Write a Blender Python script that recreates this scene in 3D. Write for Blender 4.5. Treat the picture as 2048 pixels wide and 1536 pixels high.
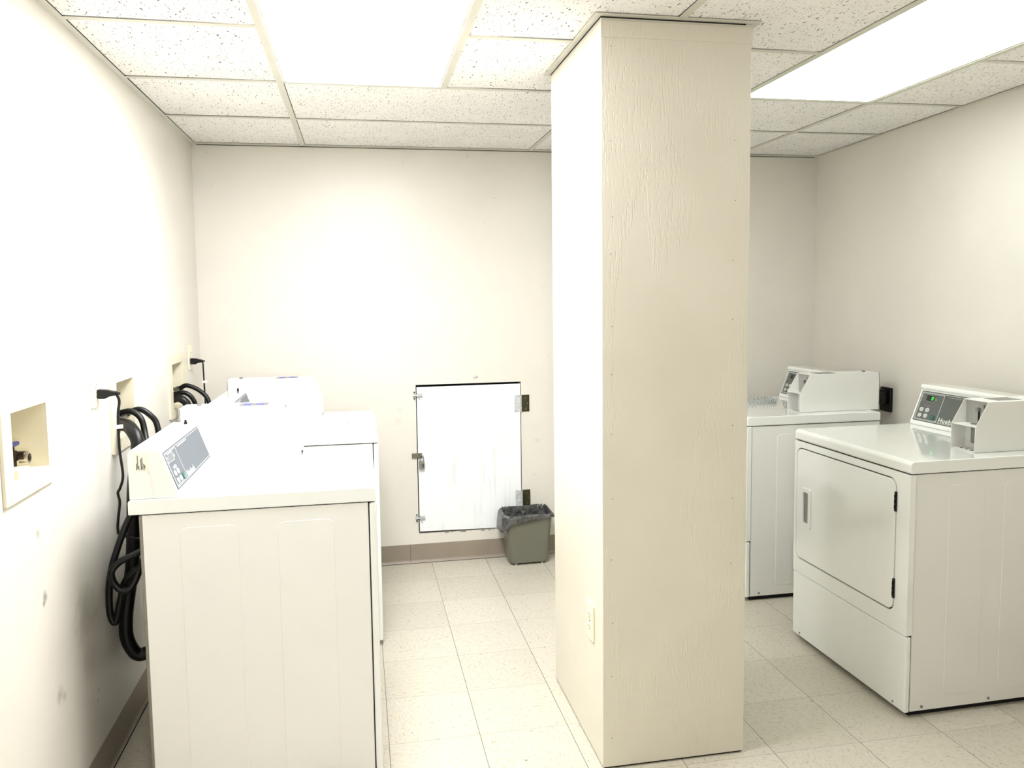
import bpy, bmesh, math, random
from mathutils import Vector, Matrix
from math import pi, sin, cos
random.seed(7)
for o in list(bpy.data.objects): bpy.data.objects.remove(o)
S = bpy.context.scene
COL = S.collection

# ------------------------------------------------------------------ camera
cam = bpy.data.cameras.new('camera'); cam_o = bpy.data.objects.new('camera', cam); COL.objects.link(cam_o)
YAW, PIT, ROL = 0.184, 0.0822, -0.0131
fw = Vector((sin(YAW)*cos(PIT), cos(YAW)*cos(PIT), -sin(PIT)))
r0 = Vector((cos(YAW), -sin(YAW), 0)); u0 = r0.cross(fw)
rr = r0*cos(ROL)+u0*sin(ROL); uu = -r0*sin(ROL)+u0*cos(ROL)
M = Matrix((rr, uu, -fw)).transposed().to_4x4(); M.translation = Vector((0.8228, -0.481, 1.4742))
cam_o.matrix_world = M
cam.sensor_fit = 'HORIZONTAL'; cam.sensor_width = 36; cam.lens = 1583.38*36/2048
cam.shift_x = 9.6/2048; cam.shift_y = -41.6/2048; cam.clip_start = .02
S.camera = cam_o
# ------------------------------------------------------------------ world, exposure
w = bpy.data.worlds.new('world'); S.world = w; w.use_nodes = True
w.node_tree.nodes['Background'].inputs[0].default_value = (.8, .8, .75, 1)
w.node_tree.nodes['Background'].inputs[1].default_value = .05
S.view_settings.view_transform = 'Standard'; S.view_settings.look = 'None'
S.view_settings.gamma = 1; S.view_settings.use_curve_mapping = False
S.view_settings.exposure = 0.45
LIGHT_LEFT, LIGHT_RIGHT, LIGHT_REAR_FILL = 26.0, 5.9, 2.6
# the phone's own small flash beside the lens, glinting on the satin back wall
fl = bpy.data.lights.new('phone_flash', 'AREA'); fl.shape = 'DISK'; fl.size = .10; fl.energy = 9; fl.color = (1, .98, .94)
fl_o = bpy.data.objects.new('phone_flash', fl); COL.objects.link(fl_o); fl_o.location = (.93, -.50, 1.24); fl_o.rotation_euler = (math.radians(90), 0, 0)

# ------------------------------------------------------------------ material helpers
def lin(c):
    return tuple((x/255/12.92 if x/255 <= .04045 else ((x/255+.055)/1.055)**2.4) for x in c)+(1,)
class NT:
    def __init__(s, name):
        s.m = bpy.data.materials.new(name); s.m.use_nodes = True
        s.t = s.m.node_tree; s.b = s.t.nodes['Principled BSDF']; s.out = s.t.nodes['Material Output']
    def n(s, ty, **k):
        x = s.t.nodes.new(ty)
        for a, v in k.items():
            if a.startswith('i_'):
                x.inputs[int(a[2:]) if a[2:].isdigit() else a[2:]].default_value = v
            else: setattr(x, a, v)
        return x
    def l(s, a, b): s.t.links.new(a, b)
    def coord(s, scale=(1, 1, 1), rot=(0, 0, 0), kind='Object'):
        tc = s.n('ShaderNodeTexCoord'); mp = s.n('ShaderNodeMapping')
        mp.inputs['Scale'].default_value = scale; mp.inputs['Rotation'].default_value = rot
        s.l(tc.outputs[kind], mp.inputs[0]); return mp.outputs[0]
    def noise(s, vec, scale, detail=2, rough=.5, dist=0):
        x = s.n('ShaderNodeTexNoise'); x.inputs['Scale'].default_value = scale
        x.inputs['Detail'].default_value = detail; x.inputs['Roughness'].default_value = rough
        x.inputs['Distortion'].default_value = dist
        s.l(vec, x.inputs['Vector']); return x.outputs['Fac']
    def ramp(s, fac, stops):
        x = s.n('ShaderNodeValToRGB'); e = x.color_ramp.elements
        while len(e) < len(stops): e.new(.5)
        for q, (p, c) in zip(e, stops): q.position = p; q.color = c if len(c) == 4 else tuple(c)+(1,)
        s.l(fac, x.inputs[0]); return x.outputs[0]
    def math(s, op, a, b=None, c=None):
        x = s.n('ShaderNodeMath', operation=op)
        for i, v in enumerate((a, b, c)):
            if v is None: continue
            if isinstance(v, (int, float)): x.inputs[i].default_value = v
            else: s.l(v, x.inputs[i])
        return x.outputs[0]
    def mix(s, fac, a, b, mode='MIX'):
        x = s.n('ShaderNodeMix', data_type='RGBA', blend_type=mode)
        for i, v in ((0, fac), (6, a), (7, b)):
            if isinstance(v, (int, float)): x.inputs[i].default_value = v
            elif isinstance(v, tuple): x.inputs[i].default_value = v
            else: s.l(v, x.inputs[i])
        return x.outputs[2]
    def bump(s, h, strength, dist=.002, prev=None):
        x = s.n('ShaderNodeBump'); x.inputs['Strength'].default_value = strength
        x.inputs['Distance'].default_value = dist; s.l(h, x.inputs['Height'])
        if prev: s.l(prev, x.inputs['Normal'])
        s.l(x.outputs[0], s.b.inputs['Normal']); return x.outputs[0]
def plain(name, rgb, rough=.5, metal=0, spec=.5, coat=0, var=.03, vscale=6, bump=0, bscale=300, emis=None, estr=0):
    t = NT(name); v = t.coord()
    c = lin(rgb); c2 = tuple(x*(1-var*2) for x in c[:3])+(1,)
    f = t.noise(v, vscale, 4, .6)
    t.l(t.ramp(f, [(.3, c2), (.65, c)]), t.b.inputs['Base Color'])
    t.b.inputs['Roughness'].default_value = rough; t.b.inputs['Metallic'].default_value = metal
    t.b.inputs['Specular IOR Level'].default_value = spec
    t.b.inputs['Coat Weight'].default_value = coat; t.b.inputs['Coat Roughness'].default_value = .06
    if bump: t.bump(t.noise(v, bscale, 2), bump, .0005)
    if emis: t.b.inputs['Emission Color'].default_value = lin(emis); t.b.inputs['Emission Strength'].default_value = estr
    return t.m

def wall_mat(name, rgb, rough=.42, marks=()):
    t = NT(name); v = t.coord()
    c = lin(rgb); c2 = tuple(x*.94 for x in c[:3])+(1,)
    col = t.ramp(t.noise(v, 2.2, 5, .6), [(.3, c2), (.7, c)])
    spk = t.ramp(t.noise(v, 23, 4, .7), [(.27, (.86, .85, .82, 1)), (.31, (1, 1, 1, 1))])
    col = t.mix(1.0, col, spk, 'MULTIPLY')
    for (p, rad, k) in marks:
        d = t.n('ShaderNodeVectorMath', operation='DISTANCE'); d.inputs[1].default_value = p
        tc = t.n('ShaderNodeTexCoord')
        nz = t.n('ShaderNodeTexNoise'); nz.inputs['Scale'].default_value = 30; t.l(tc.outputs['Object'], nz.inputs['Vector'])
        ad = t.n('ShaderNodeVectorMath', operation='MULTIPLY_ADD')
        t.l(nz.outputs['Color'], ad.inputs[0]); ad.inputs[1].default_value = (rad*1.3,)*3; t.l(tc.outputs['Object'], ad.inputs[2])
        sb = t.n('ShaderNodeVectorMath', operation='SUBTRACT'); t.l(ad.outputs[0], sb.inputs[0]); sb.inputs[1].default_value = (rad*.65,)*3
        t.l(sb.outputs[0], d.inputs[0])
        m = t.math('SUBTRACT', 1, t.math('SMOOTH_MIN', t.math('DIVIDE', d.outputs['Value'], rad), 1, .1))
        m = t.math('MULTIPLY', m, k)
        col = t.mix(m, col, (.16, .14, .11, 1))
    t.l(col, t.b.inputs['Base Color'])
    t.b.inputs['Roughness'].default_value = rough; t.b.inputs['Specular IOR Level'].default_value = .5
    n1 = t.bump(t.noise(v, 160, 3, .6), .12, .0015)
    t.bump(t.noise(v, 9, 3, .5), .25, .004, n1)
    return t.m

WALLC = (225, 221, 212)
m_wall = wall_mat('wall_paint', WALLC, .36, [((1.46, 3.885, 1.035), .013, .8), ((1.445, 3.885, 1.034), .010, .7), ((1.02, 3.885, .80), .03, .12), ((1.03, 3.885, .87), .02, .15), ((1.80, 3.885, .66), .02, .2)])
m_wall_l = wall_mat('wall_paint_left', WALLC, .36, [((0, 1.709, .714), .02, .9), ((0, 1.70, .70), .012, .9), ((0, 1.69, .887), .02, .6), ((0, 1.77, .42), .03, .5), ((0, 1.80, .40), .02, .5), ((0, 2.0, .56), .10, .35), ((0, 2.07, .285), .008, .9), ((0, 2.06, .255), .008, .9), ((0, 2.0, .40), .07, .22)])
m_appl = plain('white_enamel', (236, 238, 235), .12, coat=1, var=.01)
m_side = plain('white_side_steel', (232, 232, 228), .28, coat=.15, var=.015, vscale=3)
m_coin = plain('white_coin_box_steel', (226, 226, 222), .35, var=.01)
m_black = plain('black_rubber', (7, 7, 7), .4, spec=.35, var=.1, vscale=40)
m_blackp = plain('black_plastic', (6, 6, 6), .4, spec=.35)
m_dark = plain('dark_void', (8, 8, 8), .9)
m_grayp = plain('gray_plastic', (128, 130, 130), .35)
m_galv = plain('galvanised_steel', (150, 148, 138), .4, metal=.6, var=.12, vscale=15)
m_over = plain('dark_gray_overlay', (74, 80, 76), .18, coat=.6, var=.02)
m_over2 = plain('gray_overlay', (84, 90, 98), .4, spec=.25, var=.02)
m_line = plain('printed_white', (225, 228, 225), .4)
m_green = plain('green_button_plastic', (20, 96, 84), .35)
m_btn = plain('white_button', (205, 210, 205), .35)
m_led = plain('green_led', (60, 230, 80), .4, emis=(50, 220, 60), estr=.9)
m_lcd = plain('display_glass', (14, 18, 10), .08)
m_lcd2 = plain('gray_display_glass', (72, 76, 82), .1)
m_plate = plain('gray_coin_plate', (168, 168, 164), .4, metal=.2, var=.03)
m_metal = plain('brushed_metal', (150, 150, 146), .3, metal=.9, var=.08, vscale=60)
m_chrome = plain('worn_chrome', (196, 186, 170), .25, metal=.9, var=.08, vscale=60)
m_brass = plain('old_brass', (62, 50, 38), .4, metal=.7, var=.25, vscale=50)
m_bronze = plain('dark_bronze_hinge', (78, 74, 50), .42, metal=.5, var=.2, vscale=40)
m_hinge_white = plain('paint_smeared_hinge', (206, 210, 210), .5, var=.2, vscale=70)
m_hasp = plain('olive_gray_metal', (120, 116, 96), .45, metal=.4, var=.15, vscale=50)
m_ivory = plain('ivory_plastic', (236, 231, 205), .35, var=.01)
m_box = plain('cream_plastic_box', (226, 219, 196), .4, var=.02)
m_blue = plain('blue_valve_handle', (22, 26, 92), .3)
m_red = plain('red_valve_handle', (110, 20, 18), .3)
m_base = plain('taupe_vinyl_base', (150, 138, 124), .4, var=.05)
m_grid = plain('white_grid_metal', (214, 212, 200), .5, var=.04)
m_label = plain('paper_label', (238, 238, 226), .6)
m_ink = plain('black_print', (25, 25, 28), .6)
m_labelg = plain('dark_gray_label', (88, 92, 90), .25, coat=.3)
m_labelb = plain('blue_print', (80, 84, 170), .5)
m_bin = plain('olive_gray_bin_plastic', (110, 109, 96), .38, var=.03)
m_foot = plain('clear_gray_foot', (150, 152, 140), .3)
m_caulk = plain('chipped_plaster', (190, 184, 168), .8, var=.2, vscale=80)

def ceiling_mat():
    t = NT('fissured_ceiling_tile'); 
    base = t.ramp(t.noise(t.coord(), 3, 3), [(.3, lin((240, 238, 234))), (.7, lin((248, 246, 242)))])
    v1 = t.coord((1, .34, 1), (0, 0, .5)); v2 = t.coord((.6, 1, 1), (0, 0, -.3))
    a = t.ramp(t.noise(v1, 165, 1.0, .5), [(.285, (1, 1, 1)), (.31, (0, 0, 0))])
    b = t.ramp(t.noise(v2, 260, .5, .5), [(.25, (1, 1, 1)), (.29, (0, 0, 0))])
    f = t.math('MAXIMUM', a, b)
    t.l(t.mix(t.math('MULTIPLY', f, .9), base, lin((84, 77, 68))), t.b.inputs['Base Color'])
    t.b.inputs['Roughness'].default_value = .9; t.b.inputs['Specular IOR Level'].default_value = .1
    t.bump(t.math('SUBTRACT', 1, f), .8, .003)
    return t.m
m_ceil = ceiling_mat()

FX, FY, FT = 0.882, 3.5915, 0.3048
def floor_mat():
    t = NT('speckled_vinyl_tile'); tc = t.n('ShaderNodeTexCoord'); sp = t.n('ShaderNodeSeparateXYZ'); t.l(tc.outputs['Object'], sp.inputs[0])
    u = t.math('DIVIDE', t.math('SUBTRACT', sp.outputs[0], FX-10*FT), FT)
    v = t.math('DIVIDE', t.math('SUBTRACT', sp.outputs[1], FY-20*FT), FT)
    fu = t.math('FRACT', u); fv = t.math('FRACT', v); iu = t.math('FLOOR', u); iv = t.math('FLOOR', v)
    cb = t.n('ShaderNodeCombineXYZ'); t.l(iu, cb.inputs[0]); t.l(iv, cb.inputs[1])
    wn = t.n('ShaderNodeTexWhiteNoise', noise_dimensions='2D'); t.l(cb.outputs[0], wn.inputs['Vector'])
    tone = t.ramp(wn.outputs['Value'], [(0, lin((196, 191, 177))), (1, lin((205, 200, 187)))])
    # blotchy marbling, stretched one way on even tiles and the other way on odd ones
    def marb(sc, rot):
        vec = t.coord(sc, (0, 0, rot)); return t.noise(vec, 85, 4, .7, .4)
    par = t.math('MODULO', t.math('ADD', iu, iv), 2)
    mm = t.n('ShaderNodeMix', data_type='FLOAT'); t.l(par, mm.inputs[0]); t.l(marb((.5, 1.5, 1), .1), mm.inputs[2]); t.l(marb((1.5, .5, 1), -.1), mm.inputs[3])
    mar = t.ramp(mm.outputs[0], [(.32, (.66, .63, .56)), (.43, (.90, .885, .85)), (.6, (1, 1, 1)), (.72, (1.06, 1.06, 1.05))])
    col = t.mix(1.0, tone, mar, 'MULTIPLY')
    chips = t.ramp(t.noise(t.coord((.7, 1.1, 1), (0, 0, .6)), 105, 2, .6), [(.30, (1, 1, 1)), (.33, (0, 0, 0))])
    col = t.mix(t.math('MULTIPLY', chips, .7), col, lin((92, 84, 70)))
    big = t.ramp(t.noise(t.coord((1, 1, 1), (0, 0, .2)), 48, 1, .4), [(.205, (1, 1, 1)), (.22, (0, 0, 0))])
    col = t.mix(t.math('MULTIPLY', big, .8), col, lin((60, 54, 46)))
    def joint(f, wd):
        d = t.math('MINIMUM', f, t.math('SUBTRACT', 1, f)); return t.math('LESS_THAN', d, wd/FT)
    jx = joint(fu, .0011); jy = joint(fv, .0009)
    col = t.mix(t.math('MULTIPLY', jx, .85), col, lin((66, 60, 50)))
    col = t.mix(t.math('MULTIPLY', jy, .6), col, lin((92, 86, 74)))
    t.l(col, t.b.inputs['Base Color'])
    t.b.inputs['Roughness'].default_value = .3
    t.l(t.ramp(mm.outputs[0], [(.3, (.38,)*3), (.7, (.24,)*3)]), t.b.inputs['Roughness'])
    n = t.bump(t.math('SUBTRACT', 1, t.math('MAXIMUM', jx, jy)), .4, .0008)
    t.bump(t.noise(t.coord(), 60, 2), .05, .001, n)
    return t.m
m_floor = floor_mat()

def pillar_mat():
    t = NT('painted_plywood'); v = t.coord()
    col = t.ramp(t.noise(v, 2.5, 4), [(.3, lin((214, 209, 194))), (.7, lin((222, 218, 204)))])
    t.l(col, t.b.inputs['Base Color'])
    t.b.inputs['Roughness'].default_value = .38
    g1 = t.noise(t.coord((1, 1, .24)), 150, 2, .5, .5)
    wv = t.n('ShaderNodeTexWave', wave_type='BANDS', bands_direction='X')
    wv.inputs['Scale'].default_value = 26; wv.inputs['Distortion'].default_value = 16; wv.inputs['Detail'].default_value = 3; wv.inputs['Detail Scale'].default_value = 1.2
    t.l(t.coord((1, 1, .22)), wv.inputs['Vector'])
    mask = t.ramp(t.noise(t.coord((1.6, 1.6, .55)), 2.6, 3, .6), [(.41, (0, 0, 0)), (.56, (1, 1, 1))])
    grain = t.math('MULTIPLY', t.math('ADD', t.math('MULTIPLY', wv.outputs[1], .25), t.math('MULTIPLY', g1, 1.3)), mask)
    ridge = t.ramp(grain, [(.40, (0, 0, 0)), (.66, (1, 1, 1))])
    n = t.bump(ridge, .45, .0014)
    t.bump(t.noise(v, 90, 3), .06, .002, n)
    return t.m
m_pillar = pillar_mat()

def door_mat():
    t = NT('brushed_white_door_paint')
    s1 = t.noise(t.coord((1, 1, .07)), 60, 4, .65, .8)
    msk = t.noise(t.coord((1, 1, .6)), 4, 3)
    f = t.math('MULTIPLY', t.ramp(s1, [(.46, (0, 0, 0)), (.68, (1, 1, 1))]), t.ramp(msk, [(.4, (0, 0, 0)), (.7, (1, 1, 1))]))
    t.l(t.mix(f, lin((240, 244, 246)), lin((204, 208, 208))), t.b.inputs['Base Color'])
    t.b.inputs['Roughness'].default_value = .35
    t.bump(s1, .15, .001)
    return t.m
m_door = door_mat()

def liner_mat():
    t = NT('gray_bin_liner'); 
    t.l(t.ramp(t.noise(t.coord(), 30, 4, .6), [(.35, lin((52, 53, 53))), (.65, lin((104, 104, 102)))]), t.b.inputs['Base Color'])
    t.b.inputs['Roughness'].default_value = .25; t.b.inputs['Transmission Weight'].default_value = .15
    t.bump(t.noise(t.coord((1, 1, .5)), 55, 3, .6, 1), .5, .004)
    return t.m
m_liner = liner_mat()
def emit(name, rgb, s):
    t = NT(name); e = t.n('ShaderNodeEmission'); e.inputs[0].default_value = rgb+(1,); e.inputs[1].default_value = s
    t.l(e.outputs[0], t.out.inputs[0]); return t.m
m_lightL = emit('lit_diffuser_bright', (.99, .99, 1.0), LIGHT_LEFT)
m_lightR = emit('lit_diffuser_dim', (.95, 1, .94), LIGHT_RIGHT)
m_fillB = emit('rear_fill_diffuser', (1, .97, .9), LIGHT_REAR_FILL)

# ------------------------------------------------------------------ geometry helpers
def new(): return bmesh.new()
def merge(dst, src, mat=None):
    if mat is not None: src.transform(mat)
    me = bpy.data.meshes.new('tmp'); src.to_mesh(me); src.free(); dst.from_mesh(me); bpy.data.meshes.remove(me)
def box(bm, x0, x1, y0, y1, z0, z1, bev=0, seg=2, mat=None):
    b = new(); bmesh.ops.create_cube(b, size=1)
    for v in b.verts: v.co = Vector(((x0+x1)/2+v.co.x*(x1-x0), (y0+y1)/2+v.co.y*(y1-y0), (z0+z1)/2+v.co.z*(z1-z0)))
    if bev: bmesh.ops.bevel(b, geom=b.edges[:], offset=bev, segments=seg, profile=.5, affect='EDGES', clamp_overlap=True)
    merge(bm, b, mat); return bm
def prism(bm, pts, a0, a1, axis='y', bev=0, seg=2, mat=None):
    """pts: outline in the plane across `axis`; y: (x,z)  x: (y,z)  z: (x,y)"""
    b = new()
    def P(p, a): return (p[0], a, p[1]) if axis == 'y' else ((a, p[0], p[1]) if axis == 'x' else (p[0], p[1], a))
    v0 = [b.verts.new(P(p, a0)) for p in pts]; v1 = [b.verts.new(P(p, a1)) for p in pts]
    b.faces.new(v0); b.faces.new(list(reversed(v1)))
    for i in range(len(pts)):
        j = (i+1) % len(pts); b.faces.new((v0[i], v1[i], v1[j], v0[j]))
    bmesh.ops.recalc_face_normals(b, faces=b.faces[:])
    if bev: bmesh.ops.bevel(b, geom=b.edges[:], offset=bev, segments=seg, profile=.5, affect='EDGES', clamp_overlap=True)
    merge(bm, b, mat); return bm
def rrect(x0, x1, y0, y1, r, n=5):
    out = []
    for cx, cy, a in ((x1-r, y1-r, 0), (x0+r, y1-r, pi/2), (x0+r, y0+r, pi), (x1-r, y0+r, 1.5*pi)):
        for k in range(n+1): out.append((cx+r*cos(a+k*pi/2/n), cy+r*sin(a+k*pi/2/n)))
    return out
def ring_prism(bm, outer, inner, a0, a1, axis='y'):
    """frame between two outlines with the same number of points"""
    b = new()
    def P(p, a): return (p[0], a, p[1]) if axis == 'y' else ((a, p[0], p[1]) if axis == 'x' else (p[0], p[1], a))
    L = [[b.verts.new(P(p, a)) for p in q] for q, a in ((outer, a0), (outer, a1), (inner, a1), (inner, a0))]
    n = len(outer)
    for k in range(4):
        A, B = L[k], L[(k+1) % 4]
        for i in range(n):
            j = (i+1) % n; b.faces.new((A[i], A[j], B[j], B[i]))
    bmesh.ops.recalc_face_normals(b, faces=b.faces[:])
    merge(bm, b); return bm
def cyl(bm, p, r, h, axis='z', r2=None, n=20, mat=None, bev=0):
    b = new(); bmesh.ops.create_cone(b, cap_ends=True, radius1=r, radius2=r if r2 is None else r2, depth=h, segments=n)
    if bev: bmesh.ops.bevel(b, geom=[e for e in b.edges if len(e.link_faces) == 2 and any(len(f.verts) > 4 for f in e.link_faces)], offset=bev, segments=2, affect='EDGES')
    R = {'z': Matrix(), 'x': Matrix.Rotation(pi/2, 4, 'Y'), 'y': Matrix.Rotation(-pi/2, 4, 'X')}[axis]
    T = Matrix.Translation(Vector(p)) @ R
    if mat is not None: T = mat @ T
    merge(bm, b, T); return bm
def spline(pts, n=8):
    P = [Vector(p) for p in pts]; P = [P[0]*2-P[1]]+P+[P[-1]*2-P[-2]]; out = []
    for i in range(1, len(P)-2):
        for k in range(n):
            t = k/n; a, b, c, d = P[i-1:i+3]
            out.append(.5*((2*b)+(c-a)*t+(2*a-5*b+4*c-d)*t*t+(3*b-a-3*c+d)*t**3))
    out.append(P[-2]); return out
def tube(bm, pts, r, n=12, sub=8, corr=0, cp=.008):
    path = spline(pts, sub) if sub else [Vector(p) for p in pts]
    if corr:                                   # resample for ribs
        q = [path[0]]; acc = 0
        for a, b in zip(path, path[1:]):
            L = (b-a).length; d = cp/4-acc
            while d < L: q.append(a.lerp(b, d/L)); d += cp/4
            acc = L-(d-cp/4)
        path = q
    b = new(); up = None; rings = []
    for i, p in enumerate(path):
        t = (path[min(i+1, len(path)-1)]-path[max(i-1, 0)]).normalized()
        if up is None: up = t.orthogonal().normalized()
        up = (up-t*up.dot(t)).normalized(); s = t.cross(up)
        rad = (r(i/(len(path)-1)) if callable(r) else r)+(corr*(1 if i % 4 < 2 else -1) if corr else 0)
        rings.append([b.verts.new(p+(up*cos(2*pi*k/n)+s*sin(2*pi*k/n))*rad) for k in range(n)])
    for A, B in zip(rings, rings[1:]):
        for k in range(n): b.faces.new((A[k], A[(k+1) % n], B[(k+1) % n], B[k]))
    b.faces.new(list(reversed(rings[0]))); b.faces.new(rings[-1])
    bmesh.ops.recalc_face_normals(b, faces=b.faces[:])
    merge(bm, b); return bm
def obj(name, bm, m, parent=None, smooth=True, **props):
    me = bpy.data.meshes.new(name); bm.to_mesh(me); bm.free(); me.materials.append(m)
    o = bpy.data.objects.new(name, me); COL.objects.link(o)
    if smooth:
        for p in me.polygons: p.use_smooth = True
        me.set_sharp_from_angle(angle=math.radians(50))
        wn = o.modifiers.new('weighted_normals', 'WEIGHTED_NORMAL'); wn.keep_sharp = True; wn.weight = 80
    if parent: o.parent = parent
    for k, v in props.items(): o[k] = v
    return o
def thing(name, label, cat, loc=(0, 0, 0), rot=0, group=None):
    o = bpy.data.objects.new(name, None); COL.objects.link(o); o.location = loc; o.rotation_euler = (0, 0, rot)
    o.empty_display_size = .1; o['label'] = label; o['category'] = cat
    if group: o['group'] = group
    return o
def tag(o, label, cat, group=None):
    o['label'] = label; o['category'] = cat
    if group: o['group'] = group
    return o
def struct(name, bm, m, parent=None, smooth=False):
    o = obj(name, bm, m, parent, smooth)
    if not parent: o['kind'] = 'structure'
    return o
def text_bm(s, size, ext=.0004, bold=0, shear=0, space=1):
    c = bpy.data.curves.new('txt', 'FONT'); c.body = s; c.size = size; c.extrude = ext; c.offset = bold; c.shear = shear; c.space_character = space
    o = bpy.data.objects.new('txt', c); COL.objects.link(o)
    dg = bpy.context.evaluated_depsgraph_get(); me = bpy.data.meshes.new_from_object(o.evaluated_get(dg))
    b = new(); b.from_mesh(me); bpy.data.objects.remove(o); bpy.data.curves.remove(c); bpy.data.meshes.remove(me)
    return b

# ------------------------------------------------------------------ room shell
H, YB, XR, Y0 = 2.2847, 3.885, 3.527, -1.9
SK = .055
def xr(y): return XR-SK*(YB-y)
def grid_wall(name, axis, a_rng, holes, m, thick, sign):
    """sheet with rectangular holes given thickness away from the room"""
    As = sorted({a_rng[0], a_rng[1]} | {h[0] for h in holes} | {h[1] for h in holes})
    Zs = sorted({0, H+.02} | {h[2] for h in holes} | {h[3] for h in holes})
    bm = new(); V = {}
    def vert(a, z, d):
        k = (a, z, d)
        if k not in V:
            off = thick*sign if d else 0
            V[k] = bm.verts.new((off, a, z) if axis == 'x' else (a, YB+off, z))
        return V[k]
    def solid(i, j):
        if i < 0 or j < 0 or i >= len(As)-1 or j >= len(Zs)-1: return False
        ac, zc = (As[i]+As[i+1])/2, (Zs[j]+Zs[j+1])/2
        return not any(h[0] < ac < h[1] and h[2] < zc < h[3] for h in holes)
    for i in range(len(As)-1):
        for j in range(len(Zs)-1):
            if not solid(i, j): continue
            a0, a1, z0, z1 = As[i], As[i+1], Zs[j], Zs[j+1]
            for d in (0, 1): bm.faces.new([vert(a, z, d) for a, z in ((a0, z0), (a1, z0), (a1, z1), (a0, z1))])
            for (di, dj, p, q) in ((-1, 0, (a0, z0), (a0, z1)), (1, 0, (a1, z0), (a1, z1)), (0, -1, (a0, z0), (a1, z0)), (0, 1, (a0, z1), (a1, z1))):
                if not solid(i+di, j+dj): bm.faces.new((vert(*p, 0), vert(*q, 0), vert(*q, 1), vert(*p, 1)))
    bmesh.ops.recalc_face_normals(bm, faces=bm.faces[:])
    return struct(name, bm, m)

BX = [(1.555, 1.770, 1.048, 1.218), (2.385, 2.590, 1.010, 1.205), (3.205, 3.410, 1.000, 1.200)]    # recess openings in the left wall
grid_wall('wall_left', 'x', (Y0, YB), [(b[0]-.004, b[1]+.004, b[2]-.004, b[3]+.004) for b in BX], m_wall_l, .11, -1)
AD = (1.119, 1.712, .163, 1.002)
grid_wall('wall_back', 'y', (-.11, XR+.05), [AD], m_wall, .11, 1)
bm = new(); prism(bm, [(xr(YB), YB), (XR+.15, YB), (XR+.15, Y0), (xr(Y0), Y0)], 0, H+.02, 'z'); struct('wall_right', bm, m_wall)
bm = new(); box(bm, -.11, XR+.15, Y0-.1, Y0, 0, H+.02); struct('wall_front', bm, m_wall)
bm = new(); box(bm, -.11, XR+.15, Y0-.1, YB+.11, -.1, 0); struct('floor', bm, m_floor)

# ------------------------------------------------------------------ pillar (boxed column)
PX0, PX1, PY0, PY1 = 1.534, 2.006, 1.790, 2.395
bm = new(); box(bm, PX0, PX1, PY0, PY1, .006, H-.001, .0025, 2)
pil = struct('wall_pillar', bm, m_pillar, smooth=True)
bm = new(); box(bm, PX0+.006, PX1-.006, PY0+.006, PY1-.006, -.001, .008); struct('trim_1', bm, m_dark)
nails = [(1.566, z) for z in (2.20, 1.93, 1.71, 1.60, 1.385, 1.24, 1.06, .86, .67, .47, .30, .10)]+[(1.955, z) for z in (1.94, 1.76, 1.58, 1.40, 1.07, .84, .63)]
for (x, z) in nails:
    bm = new(); cyl(bm, (x+random.uniform(-.004, .004), PY0-.0002, z), .0016, .0012, 'y', n=10); obj('nail_head', bm, m_hasp, pil)
# board lip along the pillar top
bm = new(); box(bm, PX0-.001, PX1+.001, PY0-.0025, PY0+.002, H-.06, H-.012, .001, 1); obj('top_batten', bm, m_pillar, pil)

# ------------------------------------------------------------------ ceiling: tiles on a T-grid
TX = [.558+1.2192*k for k in range(-1, 4)]
ROWS = [3.25-.6096*k for k in range(-2, 10)]
T0 = .558
L1 = (T0, T0+.6096, 1.4212, 2.6404)
L2 = (T0+1.2192+.6096, T0+2*1.2192, 1.4212, 2.6404)
L3 = (T0, T0+.6096, -1.017, .202)  # unseen panel added behind the camera as fill light
lights = [L1, L2, L3]
tiles = new(); tees = new()
rows = [YB]+[r for r in ROWS if Y0 < r < YB]+[Y0]
cols = [0.0, T0, T0+1.2192, T0+2*1.2192, XR]
GAP_S, TW = .0035, .012
def clear(x0, x1, y0, y1): return not any(l[0]-.01 < (x0+x1)/2 < l[1]+.01 and l[2]-.01 < (y0+y1)/2 < l[3]+.01 for l in lights)
splits = {}
for i in range(len(rows)-1):
    y1, y0 = rows[i], rows[i+1]
    for j in range(4):
        x0, x1 = cols[j], cols[j+1]
        mid = [x0, x1]
        for l in lights:
            if l[2]-.01 < (y0+y1)/2 < l[3]+.01:
                for e in l[:2]:
                    if x0+.02 < e < x1-.02: mid.append(e)
        mid = sorted(set(mid))
        for a, b in zip(mid, mid[1:]):
            if not clear(a, b, y0, y1): continue
            xa = a+TW+(.002 if a > 0 else .012); xb = b-TW-.0015
            b_ = new()
            zt = H+random.uniform(.0015, .0035)
            bmesh.ops.create_cube(b_, size=1)
            for v in b_.verts:
                yy = y0+TW*.4 if v.co.y < 0 else y1-TW-GAP_S
                xx = xa if v.co.x < 0 else (min(xb, xr(yy)-.02) if j == 3 and b == XR else xb)
                v.co = Vector((xx, yy, zt if v.co.z < 0 else zt+.014))
            merge(tiles, b_)
        for e in mid[1:-1]:
            box(tees, e-TW, e+TW, y0, y1, H-.0015, H+.0005); box(tees, e-.001, e+.001, y0, y1, H, H+.03)
        if i > 0 and not any(l[0]-.01 < (x0+x1)/2 and x1 < x0 for l in lights):
            segs = [(x0, x1)]
            for l in lights:
                if l[2]+.05 < rows[i] < l[3]-.05:
                    ns = []
                    for s0, s1 in segs:
                        if l[0] < s1-.01 and l[1] > s0+.01:
                            if l[0] > s0+.02: ns.append((s0, l[0]))
                            if l[1] < s1-.02: ns.append((l[1], s1))
                        else: ns.append((s0, s1))
                    segs = ns
            for s0, s1 in segs:
                if s1 == XR: s1 = xr(rows[i])
                box(tees, s0+TW, s1-TW*.5, rows[i]-TW, rows[i]+TW, H-.0012, H+.0005)
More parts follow.
